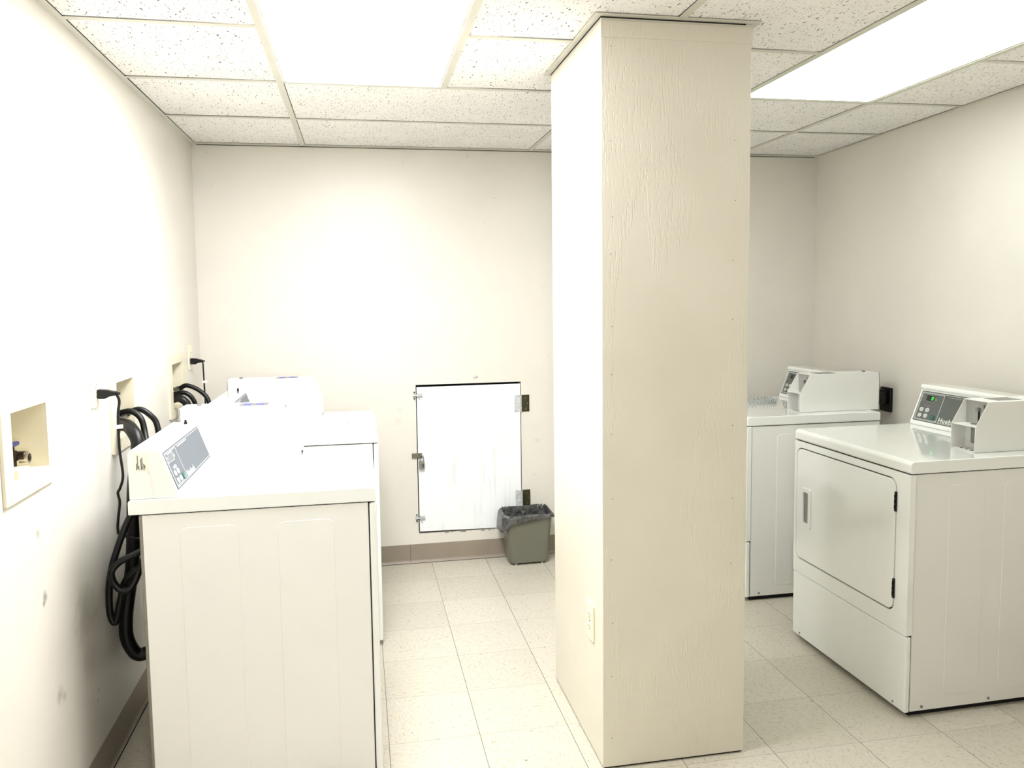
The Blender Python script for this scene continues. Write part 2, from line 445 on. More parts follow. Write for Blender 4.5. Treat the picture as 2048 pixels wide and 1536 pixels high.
struct('ceiling', tiles, m_ceil)
for x in cols[1:4]:
    segs = [(Y0, YB)]
    if PX0-.03 < x < PX1+.03: segs = [(Y0, PY0-.02), (PY1+.02, YB)]
    for a, b in segs: box(tees, x-TW, x+TW, a, b, H-.002, H+.0006); box(tees, x-.001, x+.001, a, b, H, H+.035)
struct('trim_2', tees, m_grid)
bm = new()                                                     # wall angle
AW = .022
box(bm, 0, AW, Y0, YB, H-.002, H); box(bm, AW, XR-AW, YB-AW*.6, YB, H-.002, H)
prism(bm, [(xr(YB)-AW*.8, YB), (xr(YB), YB), (xr(Y0), Y0), (xr(Y0)-AW*.8, Y0)], H-.002, H, 'z')
for x0, x1, y0, y1 in ((PX0-AW, PX0, PY0-AW, PY1+AW), (PX1, PX1+AW, PY0-AW, PY1+AW), (PX0, PX1, PY0-AW, PY0), (PX0, PX1, PY1, PY1+AW)):
    box(bm, x0, x1, y0, y1, H-.002, H)
struct('trim_3', bm, m_grid)
bm = new(); box(bm, -.11, XR+.15, Y0-.1, YB+.11, H+.16, H+.2); struct('ceiling_slab', bm, m_dark)
# thin dark strips drawn as the shadow line between wall angle and pillar / back wall
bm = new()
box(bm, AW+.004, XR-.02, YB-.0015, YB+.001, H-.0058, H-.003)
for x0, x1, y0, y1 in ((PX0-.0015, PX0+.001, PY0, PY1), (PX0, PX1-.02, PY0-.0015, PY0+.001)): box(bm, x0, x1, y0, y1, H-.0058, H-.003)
struct('shadow_line', bm, m_dark)

# ------------------------------------------------------------------ ceiling lights
def ceiling_light(l, m, label):
    t = thing('ceiling_light', label, 'ceiling light', ((l[0]+l[1])/2, (l[2]+l[3])/2, H), 0, 'recessed fluorescent ceiling panels')
    hx, hy = (l[1]-l[0])/2, (l[3]-l[2])/2
    f = new(); g = .013
    ring_prism(f, [(-hx+.004, -hy+.004), (hx-.004, -hy+.004), (hx-.004, hy-.004), (-hx+.004, hy-.004)], [(-hx+g+.006, -hy+g+.006), (hx-g-.006, -hy+g+.006), (hx-g-.006, hy-g-.006), (-hx+g+.006, hy-g-.006)], .001, .012, 'z')
    box(f, -hx+.01, hx-.01, -hy+.01, hy-.01, .10, .104)
    obj('frame', f, m_grid, t)
    d = new(); box(d, -hx+g, hx-g, -hy+g, hy-g, .0015, .0045); obj('diffuser', d, m, t)
    return t
ceiling_light(L1, m_lightL, 'brightest recessed light panel, above the aisle beside the washers, left of the pillar')
ceiling_light(L2, m_lightR, 'recessed light panel right of the pillar, above the dryers')
ceiling_light(L3, m_fillB, 'fill light panel added behind the camera, out of the picture')

# ------------------------------------------------------------------ cove base
def cove(name, path, h=.105):
    """path: two points, wall line; inward normal given"""
    (x0, y0), (x1, y1), (nx, ny) = path
    b = new(); prof = [(0, 0), (.016, 0), (.013, .004), (.006, .009), (.0035, .02), (.003, h-.002), (.001, h), (0, h)]
    A = [b.verts.new((x0+nx*p, y0+ny*p, z)) for p, z in prof]; B = [b.verts.new((x1+nx*p, y1+ny*p, z)) for p, z in prof]
    for i in range(len(prof)):
        j = (i+1) % len(prof); b.faces.new((A[i], A[j], B[j], B[i]))
    b.faces.new(A); b.faces.new(list(reversed(B)))
    bmesh.ops.recalc_face_normals(b, faces=b.faces[:])
    return struct(name, b, m_base, smooth=True)
cove('baseboard_left', ((0, Y0), (0, YB), (1, 0)))
cove('baseboard_back', ((.016, YB), (1.069, YB), (0, -1)))
b_ = new(); box(b_, 1.068, 1.0715, YB-.002, YB, 0, .104); box(b_, .016, 3.4, YB-.0185, YB-.0155, 0, .0016); box(b_, .0155, .0185, Y0, YB-.0185, 0, .0016); struct('trim_7', b_, m_dark)
cove('baseboard_back', ((1.0705, YB), (xr(YB), YB), (0, -1)))
cove('baseboard_right', ((xr(YB), YB), (xr(Y0), Y0), (-1, 0)))

# ------------------------------------------------------------------ appliances
# local frame: front at x=0 facing -x, back at x=D, near/coin side at y=0, width W
def appliance(name, label, cat, loc, rot, W, D, Ht, coin, con_front, con_back, con_h, top_h, kind, group, overhang=.0, lit=False):
    t = thing(name, label, cat, loc, rot, group)
    rim = .043; zb = Ht-rim
    body_back = D-overhang
    # side cabinet
    b = new(); box(b, .024, body_back, 0.004, W-.004, .022, zb-.003, .003, 2)
    # embossed side panels on both sides
    for ys, s in ((.004, -1), (W-.004, 1)):
        spans = [(.30, .022 + .27 + .01)] if False else None
        if kind == 'dryer': R = [(.295, body_back-.05), (.05, .05)]
        pans = [(.155, .295), (.375, .64)] if kind == 'dryer' else [(.125, .285), (.395, .555)]
        for (a, c) in pans:
            prism(b, rrect(a, c, .07, zb-.045, .02, 4), ys-s*.002, ys+s*.0014, 'y', .0012, 2)
    obj('cabinet', b, m_side, t)
    b = new(); box(b, .03, body_back-.02, .02, W-.02, .001, .03); obj('kick_base', b, m_dark, t)
    for fx in (.07, D-.1):
        for fy in (.05, W-.05):
            b = new(); cyl(b, (fx, fy, .012), .018, .024, n=16); obj('foot', b, m_blackp, t)
    for fx in (.07, .34, body_back-.06):
        for fy in (.003, W-.003):
            b = new(); cyl(b, (fx, fy, .037), .0055, .004, 'y', n=12, bev=.001); obj('screw', b, m_grayp, t)
    # top
    b = new()
    pr = [(0.003, 0.0), (D, 0.0), (D, rim-.006), (D-.006, rim), (.012, rim), (.004, rim-.004), (0, rim-.012), (-.001, .006)]
    prism(b, [(x, z+zb) for x, z in pr], 0, W, 'y', .003, 3)
    obj('top_panel', b, m_appl, t)
    # dark strips standing in for seam shadow under the top and behind the front wrap
    b = new(); box(b, .006, body_back-.003, .007, W-.007, zb-.006, zb+.004); obj('seam_shadow', b, m_dark, t)
    b = new(); box(b, .019, .028, .0075, W-.0075, .03, zb-.001); obj('front_seam', b, m_dark, t)
    if kind == 'dryer':
        zs = .292
        b = new(); box(b, 0, .021, 0.001, W-.001, .02, zs, .006, 3); obj('lower_front_panel', b, m_appl, t)
        f = new()
        dz0, dz1, dy0, dy1 = .362, .828, .072, W-.022
        # front panel with door recess
        b = new(); o_ = rrect(.001, W-.001, zs+.003, zb-.003, .006, 5); i_ = rrect(dy0-.0048, dy1+.0048, dz0-.0048, dz1+.0048, .035, 5)
        ring_prism(b, o_, i_, 0, .021, 'x'); obj('front_panel', b, m_appl, t)
        b = new(); box(b, .012, .02, dy0-.02, dy1+.02, dz0-.02, dz1+.02); obj('door_gasket', b, m_dark, t)
        b = new(); prism(b, rrect(dy0, dy1, dz0, dz1, .03, 6), -.003, .014, 'x', .004, 3); door = obj('door', b, m_appl, t)
        # recessed pull near the far side of the door, hinges near the near side
        hy, hz = W-.10, .588
        b = new(); ring_prism(b, rrect(hy-.034, hy+.034, hz-.082, hz+.082, .010, 4), rrect(hy-.018, hy+.018, hz-.062, hz+.066, .006, 4), -.010, -.001, 'x')
        hd = obj('handle', b, m_appl, door)
        b = new(); box(b, -.0045, -.003, hy-.018, hy+.018, hz-.062, hz+.066); obj('handle_recess', b, m_grayp, hd)
        for z in (.752, .443):
            b = new(); box(b, -.005, .006, dy0-.007, dy0+.003, z-.035, z+.035, .001, 1)
            for k in (-.018, 0, .018): cyl(b, (-.006, dy0-.002, z+k), .0028, .014, 'z', n=10)
            obj('hinge', b, m_blackp, door)
        # small feet brackets of the lower panel
        b = new(); cyl(b, (-.001, .06, .036), .004, .003, 'x', n=10); obj('screw', b, m_grayp, t); b = new(); cyl(b, (-.001, W-.06, .036), .004, .003, 'x', n=10); obj('screw', b, m_grayp, t)
    else:
        b = new(); box(b, 0, .021, 0.001, W-.001, .02, zb-.003, .007, 3); obj('front_panel', b, m_appl, t)
        # lid with finger notch
        b = new(); prism(b, rrect(.055, con_front-.03, .05, W-.05, .03, 5), Ht-.001, Ht+.003, 'z', .0015, 2); lid = obj('lid', b, m_appl, t)
        b = new(); box(b, .125, .128, W*.45, W*.62, Ht+.002, Ht+.0042); obj('lid_handle_slot', b, m_grayp, lid)
        # back service panel
        b = new(); box(b, body_back-.002, body_back+.016, .03, W-.03, .05, zb-.01, .004, 2); obj('back_panel', b, m_galv, t)
    # ---- control console
    lean = .055*con_h/.17
    cf = con_front
    prof = [(cf, 0), (cf+.001, .010), (cf+lean, con_h-.022), (cf+lean-.006, con_h-.018), (cf+lean-.006, con_h-.006), (cf+lean+.004, con_h), (con_back-.01, con_h), (con_back, con_h-.01), (con_back, 0)]
    if kind == 'washer':
        prof = [(cf, 0), (cf+.001, .006), (cf+lean, con_h-.008), (cf+lean+.006, con_h-.001), (con_back-.008, con_h), (con_back, con_h-.012), (con_back, 0)]
    b = new(); prism(b, [(x, z+Ht) for x, z in prof], coin[1]-.002, W-.006, 'y', .0035, 3)
    con = obj('control_console', b, m_appl, t)
    if kind == 'washer':                                       # crease line on each end cap
        for ys in (W-.0058,):
            b = new(); prism(b, [(cf+.06, Ht+.006), (cf+.066, Ht+.006), (cf+lean+.042, Ht+con_h-.006), (cf+lean+.036, Ht+con_h-.006)], ys-.0012, ys+.0012, 'y')
            obj('end_cap_crease', b, m_side, con)
    # frame on the sloped face: u runs along -y seen from the front (left to right), v up the slope
    bx, bz, tx, tz = cf+.001, Ht+.010, cf+lean, Ht+con_h-.022 if kind == 'dryer' else Ht+con_h-.008
    sl = math.hypot(tx-bx, tz-bz); vx, vz = (tx-bx)/sl, (tz-bz)/sl
    def F(y_left, off=0):
        X = Vector((0, -1, 0)); Y = Vector((vx, 0, vz)); N = X.cross(Y)
        return Matrix((X, Y, N)).transposed().to_4x4(), Vector((bx, y_left, bz))
    Mr, O = F(W-.006)
    def FM(): return Matrix.Translation(O) @ Mr
    T = FM()
    mo = m_over if kind == 'dryer' else m_over2
    Lw = W-.006-coin[1]
    b = new(); prism(b, rrect(.012, Lw-.012, .010, sl-.006, .004, 3), -.001, .0008, 'z', mat=T); ov = obj('control_overlay', b, mo, con)
    b = new(); x1, y0, y1 = .017, .015, sl-.011
    for a, c in ((.017, .019),):
        ring_prism(b, rrect(a, Lw-a, y0, y1, .003, 3), rrect(a+.0013, Lw-a-.0013, y0+.0013, y1-.0013, .003, 3), .0007, .0012, 'z')
    ring_prism(b, rrect(.021, .148, y0+.004, y1-.004, .003, 3), rrect(.0223, .1467, y0+.0053, y1-.0053, .003, 3), .0007, .0012, 'z')
    b.transform(T); obj('overlay_border', b, m_line, ov)
    k = sl/.15
    b = new(); box(b, .050, .098, .102*k, .127*k, .0006, .0016, .0004, 1, mat=T); dis = obj('display', b, m_lcd if kind == 'dryer' else m_lcd2, ov)
    b = new(); ring_prism(b, rrect(.048, .100, .100*k, .129*k, .002, 3), rrect(.0495, .0985, .1015*k, .1275*k, .002, 3), .0007, .0013, 'z'); b.transform(T); obj('display_frame', b, m_grayp if kind == 'dryer' else m_line, dis)
    if kind == 'dryer':
        b = text_bm('0', .023*k, .0003, .0003); b.transform(T @ Matrix.Translation((.080, .1065*k, .0019))); obj('display_digit', b, m_led if lit else m_grayp, dis)
    for (cx, cy) in ((.034, .118*k), (.034, .104*k), (.108, .112*k), (.056, .080*k), (.070, .080*k), (.082, .080*k)):
        b = new(); ring_prism(b, [(cx+.005*cos(a*pi/6), cy+.005*sin(a*pi/6)) for a in range(12)], [(cx+.0038*cos(a*pi/6), cy+.0038*sin(a*pi/6)) for a in range(12)], .0007, .0012, 'z')
        b.transform(T); obj('printed_symbol', b, m_grayp if kind == 'dryer' else m_line, ov)
    for r_ in range(2):
        for c_ in range(2):
            cx, cy = .045+c_*.034, (.036+r_*.026)*k
            b = new(); prism(b, rrect(cx-.011, cx+.011, cy-.009*k, cy+.009*k, .0075*k, 4), .0005, .003, 'z', .0008, 2, mat=T); bt = obj('button', b, m_btn, ov)
            b = new(); ring_prism(b, rrect(cx-.006, cx+.006, cy-.005*k, cy+.005*k, .004*k, 3), rrect(cx-.0045, cx+.0045, cy-.0035*k, cy+.0035*k, .0025*k, 3), .0029, .0034, 'z'); b.transform(T); obj('button_mark', b, m_grayp, bt)
    b = new(); prism(b, rrect(.108, .132, .022*k, .044*k, .002, 3), .0005, .003, 'z', .0008, 2, mat=T); gb = obj('start_button', b, m_green, ov)
    b = new(); prism(b, [(.112, .026*k), (.128, .026*k), (.120, .040*k)], .0029, .0034, 'z', mat=T); obj('button_arrow', b, m_over, gb)
    b = text_bm('Huebsch', .030*k, .0003, .0004, .05, 1.12); b.transform(T @ Matrix.Translation((.157, .019*k, .0011))); obj('brand_lettering', b, m_line, ov)
    b = new()
    xx = .175
    while xx < .30:
        wd = random.uniform(.008, .018); box(b, xx, xx+wd, .128*k, .132*k, .0008, .0011, mat=T); xx += wd+.004
    obj('printed_text_line', b, m_grayp if kind == 'dryer' else m_line, ov)
    # ---- coin box
    y0, y1, x0, x1, th = coin
    zt = Ht+th; zc = Ht+.092; chx = .052
    side = [(x0, Ht+.001), (x0, zc), (x0+chx, zt-.001), (x1, zt-.001), (x1, Ht+.001)]
    b = new(); s_ = .003
    for a in (y0, y1-s_): prism(b, side, a, a+s_, 'y', .0008, 1)
    box(b, x0+chx, x1, y0, y1, zt-s_, zt+.0002, .001, 1)
    box(b, x1-s_, x1, y0, y1, Ht+.001, zt)
    box(b, x0, x1, y0+s_*.5, y1-s_*.5, Ht+.0005, Ht+.003)
    cb = obj('coin_box', b, m_coin, t)
    ox = x0+.054
    b = new(); box(b, ox+.006, ox+.009, y0+s_, y1-s_, zc, zt-.002)
    pl = obj('coin_slide_plate', b, m_plate, cb)
    b = new(); box(b, x0+.001, ox+.006, y0+s_, y1-s_, zc-.0015, zc+.0015); obj('coin_shelf', b, m_coin, cb)
    ym = (y0+y1)/2-.006
    b = new()
    px = ox+.004
    box(b, ox+.0045, ox+.007, ym-.004, ym+.004, zc+.008, zc+.050)
    obj('coin_slot', b, m_dark, pl)
    b = new(); cyl(b, (px-.002, ym, zc+.054), .008, .014, 'x', n=16, bev=.001); obj('coin_knob', b, m_metal, pl)
    b = new(); box(b, ox-.020, ox+.006, ym-.011, ym+.011, zc+.0015, zc+.005, .001, 1); obj('coin_slide', b, m_metal, pl)
    b = new(); cyl(b, (ox+.004, y0+.030, zt-.020), .006, .006, 'x', n=14, bev=.001); obj('slide_lock', b, m_metal, pl)
    b = new(); box(b, ox+.004, ox+.007, y0+s_, y1-s_, Ht+.003, zc-.002); cs = obj('cash_recess', b, m_coin, cb)
    b = new(); prism(b, rrect(y0+.014, y1-.038, Ht+.022, zc-.004, .006, 4), ox-.004, ox+.004, 'x', .002, 2); obj('cash_door', b, m_grayp, cs)
    for q in (.010, .035, .06):
        b = new(); cyl(b, (x0+.020, y0+.025+q, Ht+.0033), .005, .001, 'z', n=12); obj('bolt_hole', b, m_dark, cs)
    # top fittings
    b = new(); box(b, x0+chx+.06, x0+chx+.16, y0+.025, y1-.02, zt, zt+.001, .0004, 1); tl = obj('top_label', b, m_labelg, cb)
    if kind == 'washer':
        
        for q in (.075, .12): b = new(); box(b, x0+chx+q, x0+chx+q+.025, y0+.03, y1-.03, zt+.0009, zt+.0015); obj('label_print', b, m_labelb, tl)
    b = new(); cyl(b, (x1-.055, ym, zt+.004), .008, .008, 'z', n=16, bev=.001); obj('key_lock', b, m_metal, cb)
    if kind == 'dryer':
        b = new(); box(b, x1-.075, x1-.03, y0-.0006, y0+.001, zt-.036, zt-.030, .0004, 1); obj('side_badge', b, m_line, cb)
    else:
        b = new(); cyl(b, (tx+.028, coin[1]+.045, Ht+con_h+.006), .006, .014, 'z', r2=.003, n=12); obj('console_knob', b, m_blackp, con)
    return t

g1 = 'coin operated top load washers along the left wall'; g2 = 'coin operated front load dryers along the right wall'
WW = .69
appliance('washing_machine', 'white coin operated top loading washer nearest the camera, its plain side facing the camera', 'washing machine', (.858, 1.865+WW, 0), pi, WW, .69, .92, (.045, .163, .25, .655, .187), .552, .686, .142, .04, 'washer', g1, .035)
appliance('washing_machine', 'white coin operated top loading washer in the back corner, behind the nearest washer', 'washing machine', (.888, 2.84+WW, 0), pi, WW, .69, .92, (.035, .153, .25, .680, .187), .552, .686, .142, .04, 'washer', g1, .035)
DW = .708
appliance('clothes_dryer', 'white front loading coin dryer in the right foreground with a lit green display', 'clothes dryer', (2.640, 1.857, 0), .014, DW, .70, .905, (.072, .187, .31, .715, .18), .545, .695, .172, .04, 'dryer', g2, lit=True)
appliance('clothes_dryer', 'white front loading coin dryer farther back, half hidden by the pillar and the front dryer', 'clothes dryer', (2.614, 2.953, 0), 0, DW-.02, .70, .897, (.072, .187, .31, .742, .184), .545, .695, .172, .04, 'dryer', g2)

# end-cap sticker of the near washer belongs to the washer console
wash = [o for o in bpy.data.objects if o.name.startswith('washing_machine')][0]
con = [c for c in wash.children if c.name.startswith('control_console')][0]
def end_sticker(con, W):
    b = new(); y = W-.006
    box(b, .632, .668, y-.0005, y+.0006, 1.000, 1.052, .0002, 1); st = obj('rating_sticker', b, m_label, con)
    b = new()
    for i, (xa, z0, z1) in enumerate(((.662, 1.004, 1.024), (.659, 1.008, 1.046), (.656, 1.004, 1.016), (.650, 1.004, 1.036), (.647, 1.006, 1.040), (.643, 1.003, 1.022), (.640, 1.008, 1.018))):
        box(b, xa-.0009, xa+.0009, y+.0004, y+.0009, z0, z1)
    obj('sticker_print', b, m_ink, st)
end_sticker(con, WW)

# ------------------------------------------------------------------ washer supply boxes in the left wall
def supply_box(bx, flange, label, valves, open_valve=False):
    y0, y1, z0, z1 = bx; Y0_, Y1_, Z0_, Z1_ = flange
    t = thing('washer_supply_box', label, 'plumbing box', (0, (y0+y1)/2, z0), 0, 'recessed washer supply boxes in the left wall')
    oy, oz = (y0+y1)/2, z0
    def loc(o):
        for v in o.data.vertices: v.co -= Vector((0, oy, oz))
        return o
    b = new(); ring_prism(b, rrect(Y0_, Y1_, Z0_, Z1_, .004, 3), rrect(y0, y1, z0, z1, .002, 3), .0005, .008, 'x'); loc(obj('flange', b, m_box, t))
    b = new(); d = .085
    box(b, -d, -d+.003, y0, y1, z0, z1); box(b, -d, .001, y0-.002, y0+.001, z0, z1); box(b, -d, .001, y1-.001, y1+.002, z0, z1)
    box(b, -d, .001, y0, y1, z1-.001, z1+.002); box(b, -d, .001, y0, y1, z0-.002, z0+.001)
    if open_valve: box(b, -d, -.002, y0+.05, y0+.115, z0, z0+.022, .001, 1)
    loc(obj('recess', b, m_box, t))
    for (y, m) in valves:
        b = new(); x = -.040
        cyl(b, (x, y, z0+.022), .010, .044, 'z', n=16); cyl(b, (x, y, z0+.05), .014, .022, 'z', n=8, bev=.002); cyl(b, (x, y, z0+.066), .007, .016, 'z', n=12)
        cyl(b, (x+.012, y+.010, z0+.046), .012, .030, 'x', n=18, mat=None)
        v = loc(obj('valve', b, m_brass, t))
        b = new(); prism(b, rrect(y-.022, y+.026, -.008, .008, .006, 4), 0, .008, 'x'); b.transform(Matrix.Translation((x-.004, 0, z0+.084)) @ Matrix.Rotation(pi/2, 4, 'Y')) if False else None
        b.free(); b = new(); box(b, x-.007, x+.007, y-.024, y+.034, z0+.070, z0+.081, .004, 3); loc(obj('valve_handle', b, m, v))
        if open_valve:
            b = new(); ring_prism(b, [(y+.016+.0155*cos(a*pi/10), z0+.040+.0155*sin(a*pi/10)) for a in range(20)], [(y+.016+.011*cos(a*pi/10), z0+.040+.011*sin(a*pi/10)) for a in range(20)], x+.014, x+.034, 'x'); loc(obj('valve_outlet', b, m_chrome, v))
            b = new(); cyl(b, (x+.018, y+.016, z0+.040), .0105, .004, 'x', n=18); loc(obj('valve_bore', b, m_dark, v))
    return t
supply_box(BX[0], (1.505, 1.803, 1.003, 1.262), 'recessed supply box nearest the camera with bare valve and blue handle', [(1.668, m_blue)], True)
supply_box(BX[1], (2.325, 2.650, .968, 1.243), 'recessed supply box behind the nearest washer, its hoses arching out', [(2.455, m_blue), (2.54, m_blue)])
supply_box(BX[2], (3.145, 3.470, .962, 1.240), 'recessed supply box near the back corner, hoses going to the far washer', [(3.28, m_blue), (3.38, m_blue)])

# ------------------------------------------------------------------ hoses and cords
def hose(name, label, pts, r, fit=None, group=None, corr=0):
    t = thing(name, label, 'hose', pts[0], 0, group)
    o = Vector(pts[0]); P = [Vector(p)-o for p in pts]
    b = new(); tube(b, P, r, 16, 8, corr); obj('hose_body', b, m_black, t)
    for i, end in enumerate(fit or ()):
        p = P[0] if end == 0 else P[-1]; q = P[1] if end == 0 else P[-2]
        d = (q-p).normalized()
        b = new(); tube(b, [p-d*.004, p+d*.016], r*1.25, 16, 0); tube(b, [p+d*.014, p+d*.02], r*1.4, 8, 0)
        obj('coupling', b, m_metal, t)
    return t
gs = 'black hoses behind the nearest washer'; gs2 = 'black hoses behind the far washer'
hose('drain_hose', 'thick black drain hose looping low behind the nearest washer', [(-.045, 2.425, 1.034), (-.005, 2.412, 1.056), (.036, 2.375, 1.060), (.066, 2.335, 1.045), (.086, 2.312, 1.012), (.084, 2.30, .96), (.070, 2.30, .86), (.062, 2.30, .72), (.052, 2.30, .60), (.036, 2.30, .50), (.024, 2.30, .42), (.024, 2.30, .345), (.050, 2.31, .285), (.095, 2.32, .29), (.150, 2.34, .325), (.182, 2.35, .35)], .022, group=gs)
hose('supply_hose', 'thin black supply hose arching highest from the middle supply box', [(-.022, 2.54, 1.068), (.002, 2.54, 1.082), (.039, 2.54, 1.092), (.072, 2.54, 1.070), (.094, 2.54, 1.033), (.108, 2.50, .95), (.118, 2.38, .89), (.110, 2.26, .83), (.080, 2.19, .785), (.043, 2.16, .68), (.025, 2.15, .60), (.020, 2.15, .50), (.034, 2.15, .462), (.050, 2.15, .52), (.066, 2.15, .585), (.095, 2.15, .621), (.135, 2.16, .640), (.186, 2.18, .652)], .0105, (0, 1), group=gs)
hose('supply_hose', 'thin black supply hose in the middle, curling to the upper inlet behind the nearest washer', [(-.022, 2.455, 1.078), (.004, 2.455, 1.094), (.037, 2.452, 1.096), (.066, 2.445, 1.070), (.080, 2.43, 1.018), (.105, 2.37, .93), (.150, 2.28, .80), (.135, 2.19, .70), (.100, 2.13, .59), (.070, 2.12, .575), (.046, 2.12, .600), (.040, 2.12, .635), (.058, 2.13, .660), (.095, 2.14, .678), (.135, 2.15, .692), (.186, 2.17, .700)], .0105, (0, 1), group=gs)
hose('drain_hose', 'short thick drain hose bend showing behind the far washer', [(-.02, 3.235, 1.035), (.012, 3.225, 1.048), (.040, 3.21, 1.046), (.062, 3.21, 1.022), (.072, 3.21, .97), (.072, 3.22, .80), (.05, 3.25, .50), (.09, 3.3, .33), (.196, 3.35, .34)], .0175, group=gs2)
hose('supply_hose', 'thin supply hose arching highest, behind the far washer', [(-.022, 3.38, 1.068), (.0, 3.38, 1.078), (.032, 3.38, 1.089), (.086, 3.38, 1.062), (.124, 3.37, 1.012), (.130, 3.35, .90), (.10, 3.3, .72), (.214, 3.28, .65)], .0105, (0, 1), group=gs2)
hose('supply_hose', 'lower thin supply hose, between the other two behind the far washer', [(-.022, 3.28, 1.052), (.0, 3.28, 1.062), (.041, 3.28, 1.066), (.072, 3.28, 1.039), (.086, 3.28, .986), (.090, 3.27, .85), (.08, 3.25, .74), (.214, 3.24, .70)], .0105, (0, 1), group=gs2)

def cord(label, plug, pts, tie, r=.0042):
    y, z = plug
    t = thing('power_cord', label, 'power cord', (0, y, z), 0, 'black washer power cords')
    o = Vector((0, y, z))
    b = new()
    prism(b, [(.008, -.015), (.008, .015), (.034, .013), (.050, .008), (.062, .006), (.062, -.006), (.042, -.009), (.030, -.016)], -.013, .013, 'y', .003, 2)
    pg = obj('plug', b, m_blackp, t)
    b = new()
    for k in range(4): cyl(b, (.056+k*.005, 0, -.001), .0068-.0006*k, .003, 'x', n=14)
    obj('strain_relief', b, m_blackp, pg)
    b = new(); tube(b, [Vector((.060, 0, 0))]+[Vector(p)-o for p in pts], r, 10, 6); obj('cord', b, m_black, t)
    b = new(); p = Vector(tie)-o; box(b, p.x-.012, p.x+.013, p.y-.007, p.y+.006, p.z-.006, p.z+.006, .001, 1); obj('white_tag', b, m_label, t, label='white paper tag')
    return t
cord('black power cord plugged in left of the middle supply box, hanging behind the nearest washer', (2.192, 1.190), [(.067, 2.20, 1.165), (.062, 2.20, 1.13), (.060, 2.20, 1.088), (.060, 2.20, 1.007), (.066, 2.20, .925), (.056, 2.20, .885), (.048, 2.20, .868), (.052, 2.20, .837), (.045, 2.20, .785), (.042, 2.20, .750), (.052, 2.20, .730), (.118, 2.22, .705), (.182, 2.24, .700)], (.060, 2.2, 1.082))
cord('black power cord plugged in near the back corner, hanging behind the far washer', (3.600, 1.186), [(.066, 3.59, 1.17), (.068, 3.58, 1.145), (.070, 3.58, 1.02), (.072, 3.57, .92), (.08, 3.5, .70), (.214, 3.45, .60)], (.072, 3.58, 1.085), .0036)

# ------------------------------------------------------------------ outlets
def outlet(label, loc, normal, name='wall_outlet', hw=.058, hh=.060):
    """duplex receptacle; built facing +x then turned"""
    rot = {'+x': 0, '-x': pi}[normal]
    t = thing(name, label, 'outlet', loc, rot, 'ivory duplex outlets')
    b = new(); prism(b, rrect(-.036, .036, -hh, hh, .004, 3), .0002, .006, 'x', .002, 2); pl = obj('cover_plate', b, m_ivory, t)
    for z in (-.0195, .0195):
        b = new(); prism(b, rrect(-.0165, .0165, z-.014, z+.014, .010, 4), .005, .0075, 'x', .0006, 1); rc = obj('receptacle', b, m_ivory, t)
        
        for q in (-.0075, .0055): b = new(); box(b, .0072, .0079, q, q+.002, z-.002, z+.007); obj('slot', b, m_dark, rc)
        b = new(); cyl(b, (.0076, 0, z-.008), .0024, .0008, 'x', n=10); obj('ground_hole', b, m_dark, rc)
    b = new(); cyl(b, (.0064, 0, 0), .003, .0015, 'x', n=12); obj('screw', b, m_metal, pl)
    return t
outlet('ivory duplex outlet on the left wall with the nearest washer plugged in', (0, 2.180, 1.209), '+x')
outlet('ivory duplex outlet on the left wall close to the back corner', (0, 3.612, 1.205), '+x')
outlet('ivory duplex outlet low on the left face of the pillar', (PX0, 1.912, .432), '-x')
# dryer receptacle on right wall
xo = xr(3.15)
t = thing('dryer_outlet', 'black dryer outlet on the right wall beside the far dryer', 'outlet', (xo-.001, 3.135, .93), math.atan(SK)*-1+pi)
b = new(); box(b, 0, .018, -.042, .042, -.062, .062, .003, 2); obj('cover_plate', b, m_blackp, t)
b = new(); cyl(b, (.020, 0, .005), .027, .006, 'x', n=24, bev=.001); obj('receptacle', b, m_black, t)
t = thing('power_cord', 'black dryer plug and cord in the outlet beside the far dryer', 'power cord', (xo-.022, 3.135, .935), math.atan(SK)*-1+pi)
b = new(); prism(b, [(-.026, -.030), (.026, -.030), (.030, .0), (.020, .036), (-.020, .036), (-.030, 0)], .004, .040, 'x', .006, 3); box(b, .010, .045, -.016, .016, .028, .050, .006, 3); obj('plug', b, m_blackp, t)
b = new(); tube(b, [(.030, 0, .046), (.055, .0, .062), (.085, -.02, .050), (.100, -.05, .0), (.105, -.08, -.15), (.09, -.09, -.45), (.07, -.08, -.70)], .008, 12, 8); obj('cord', b, m_black, t)

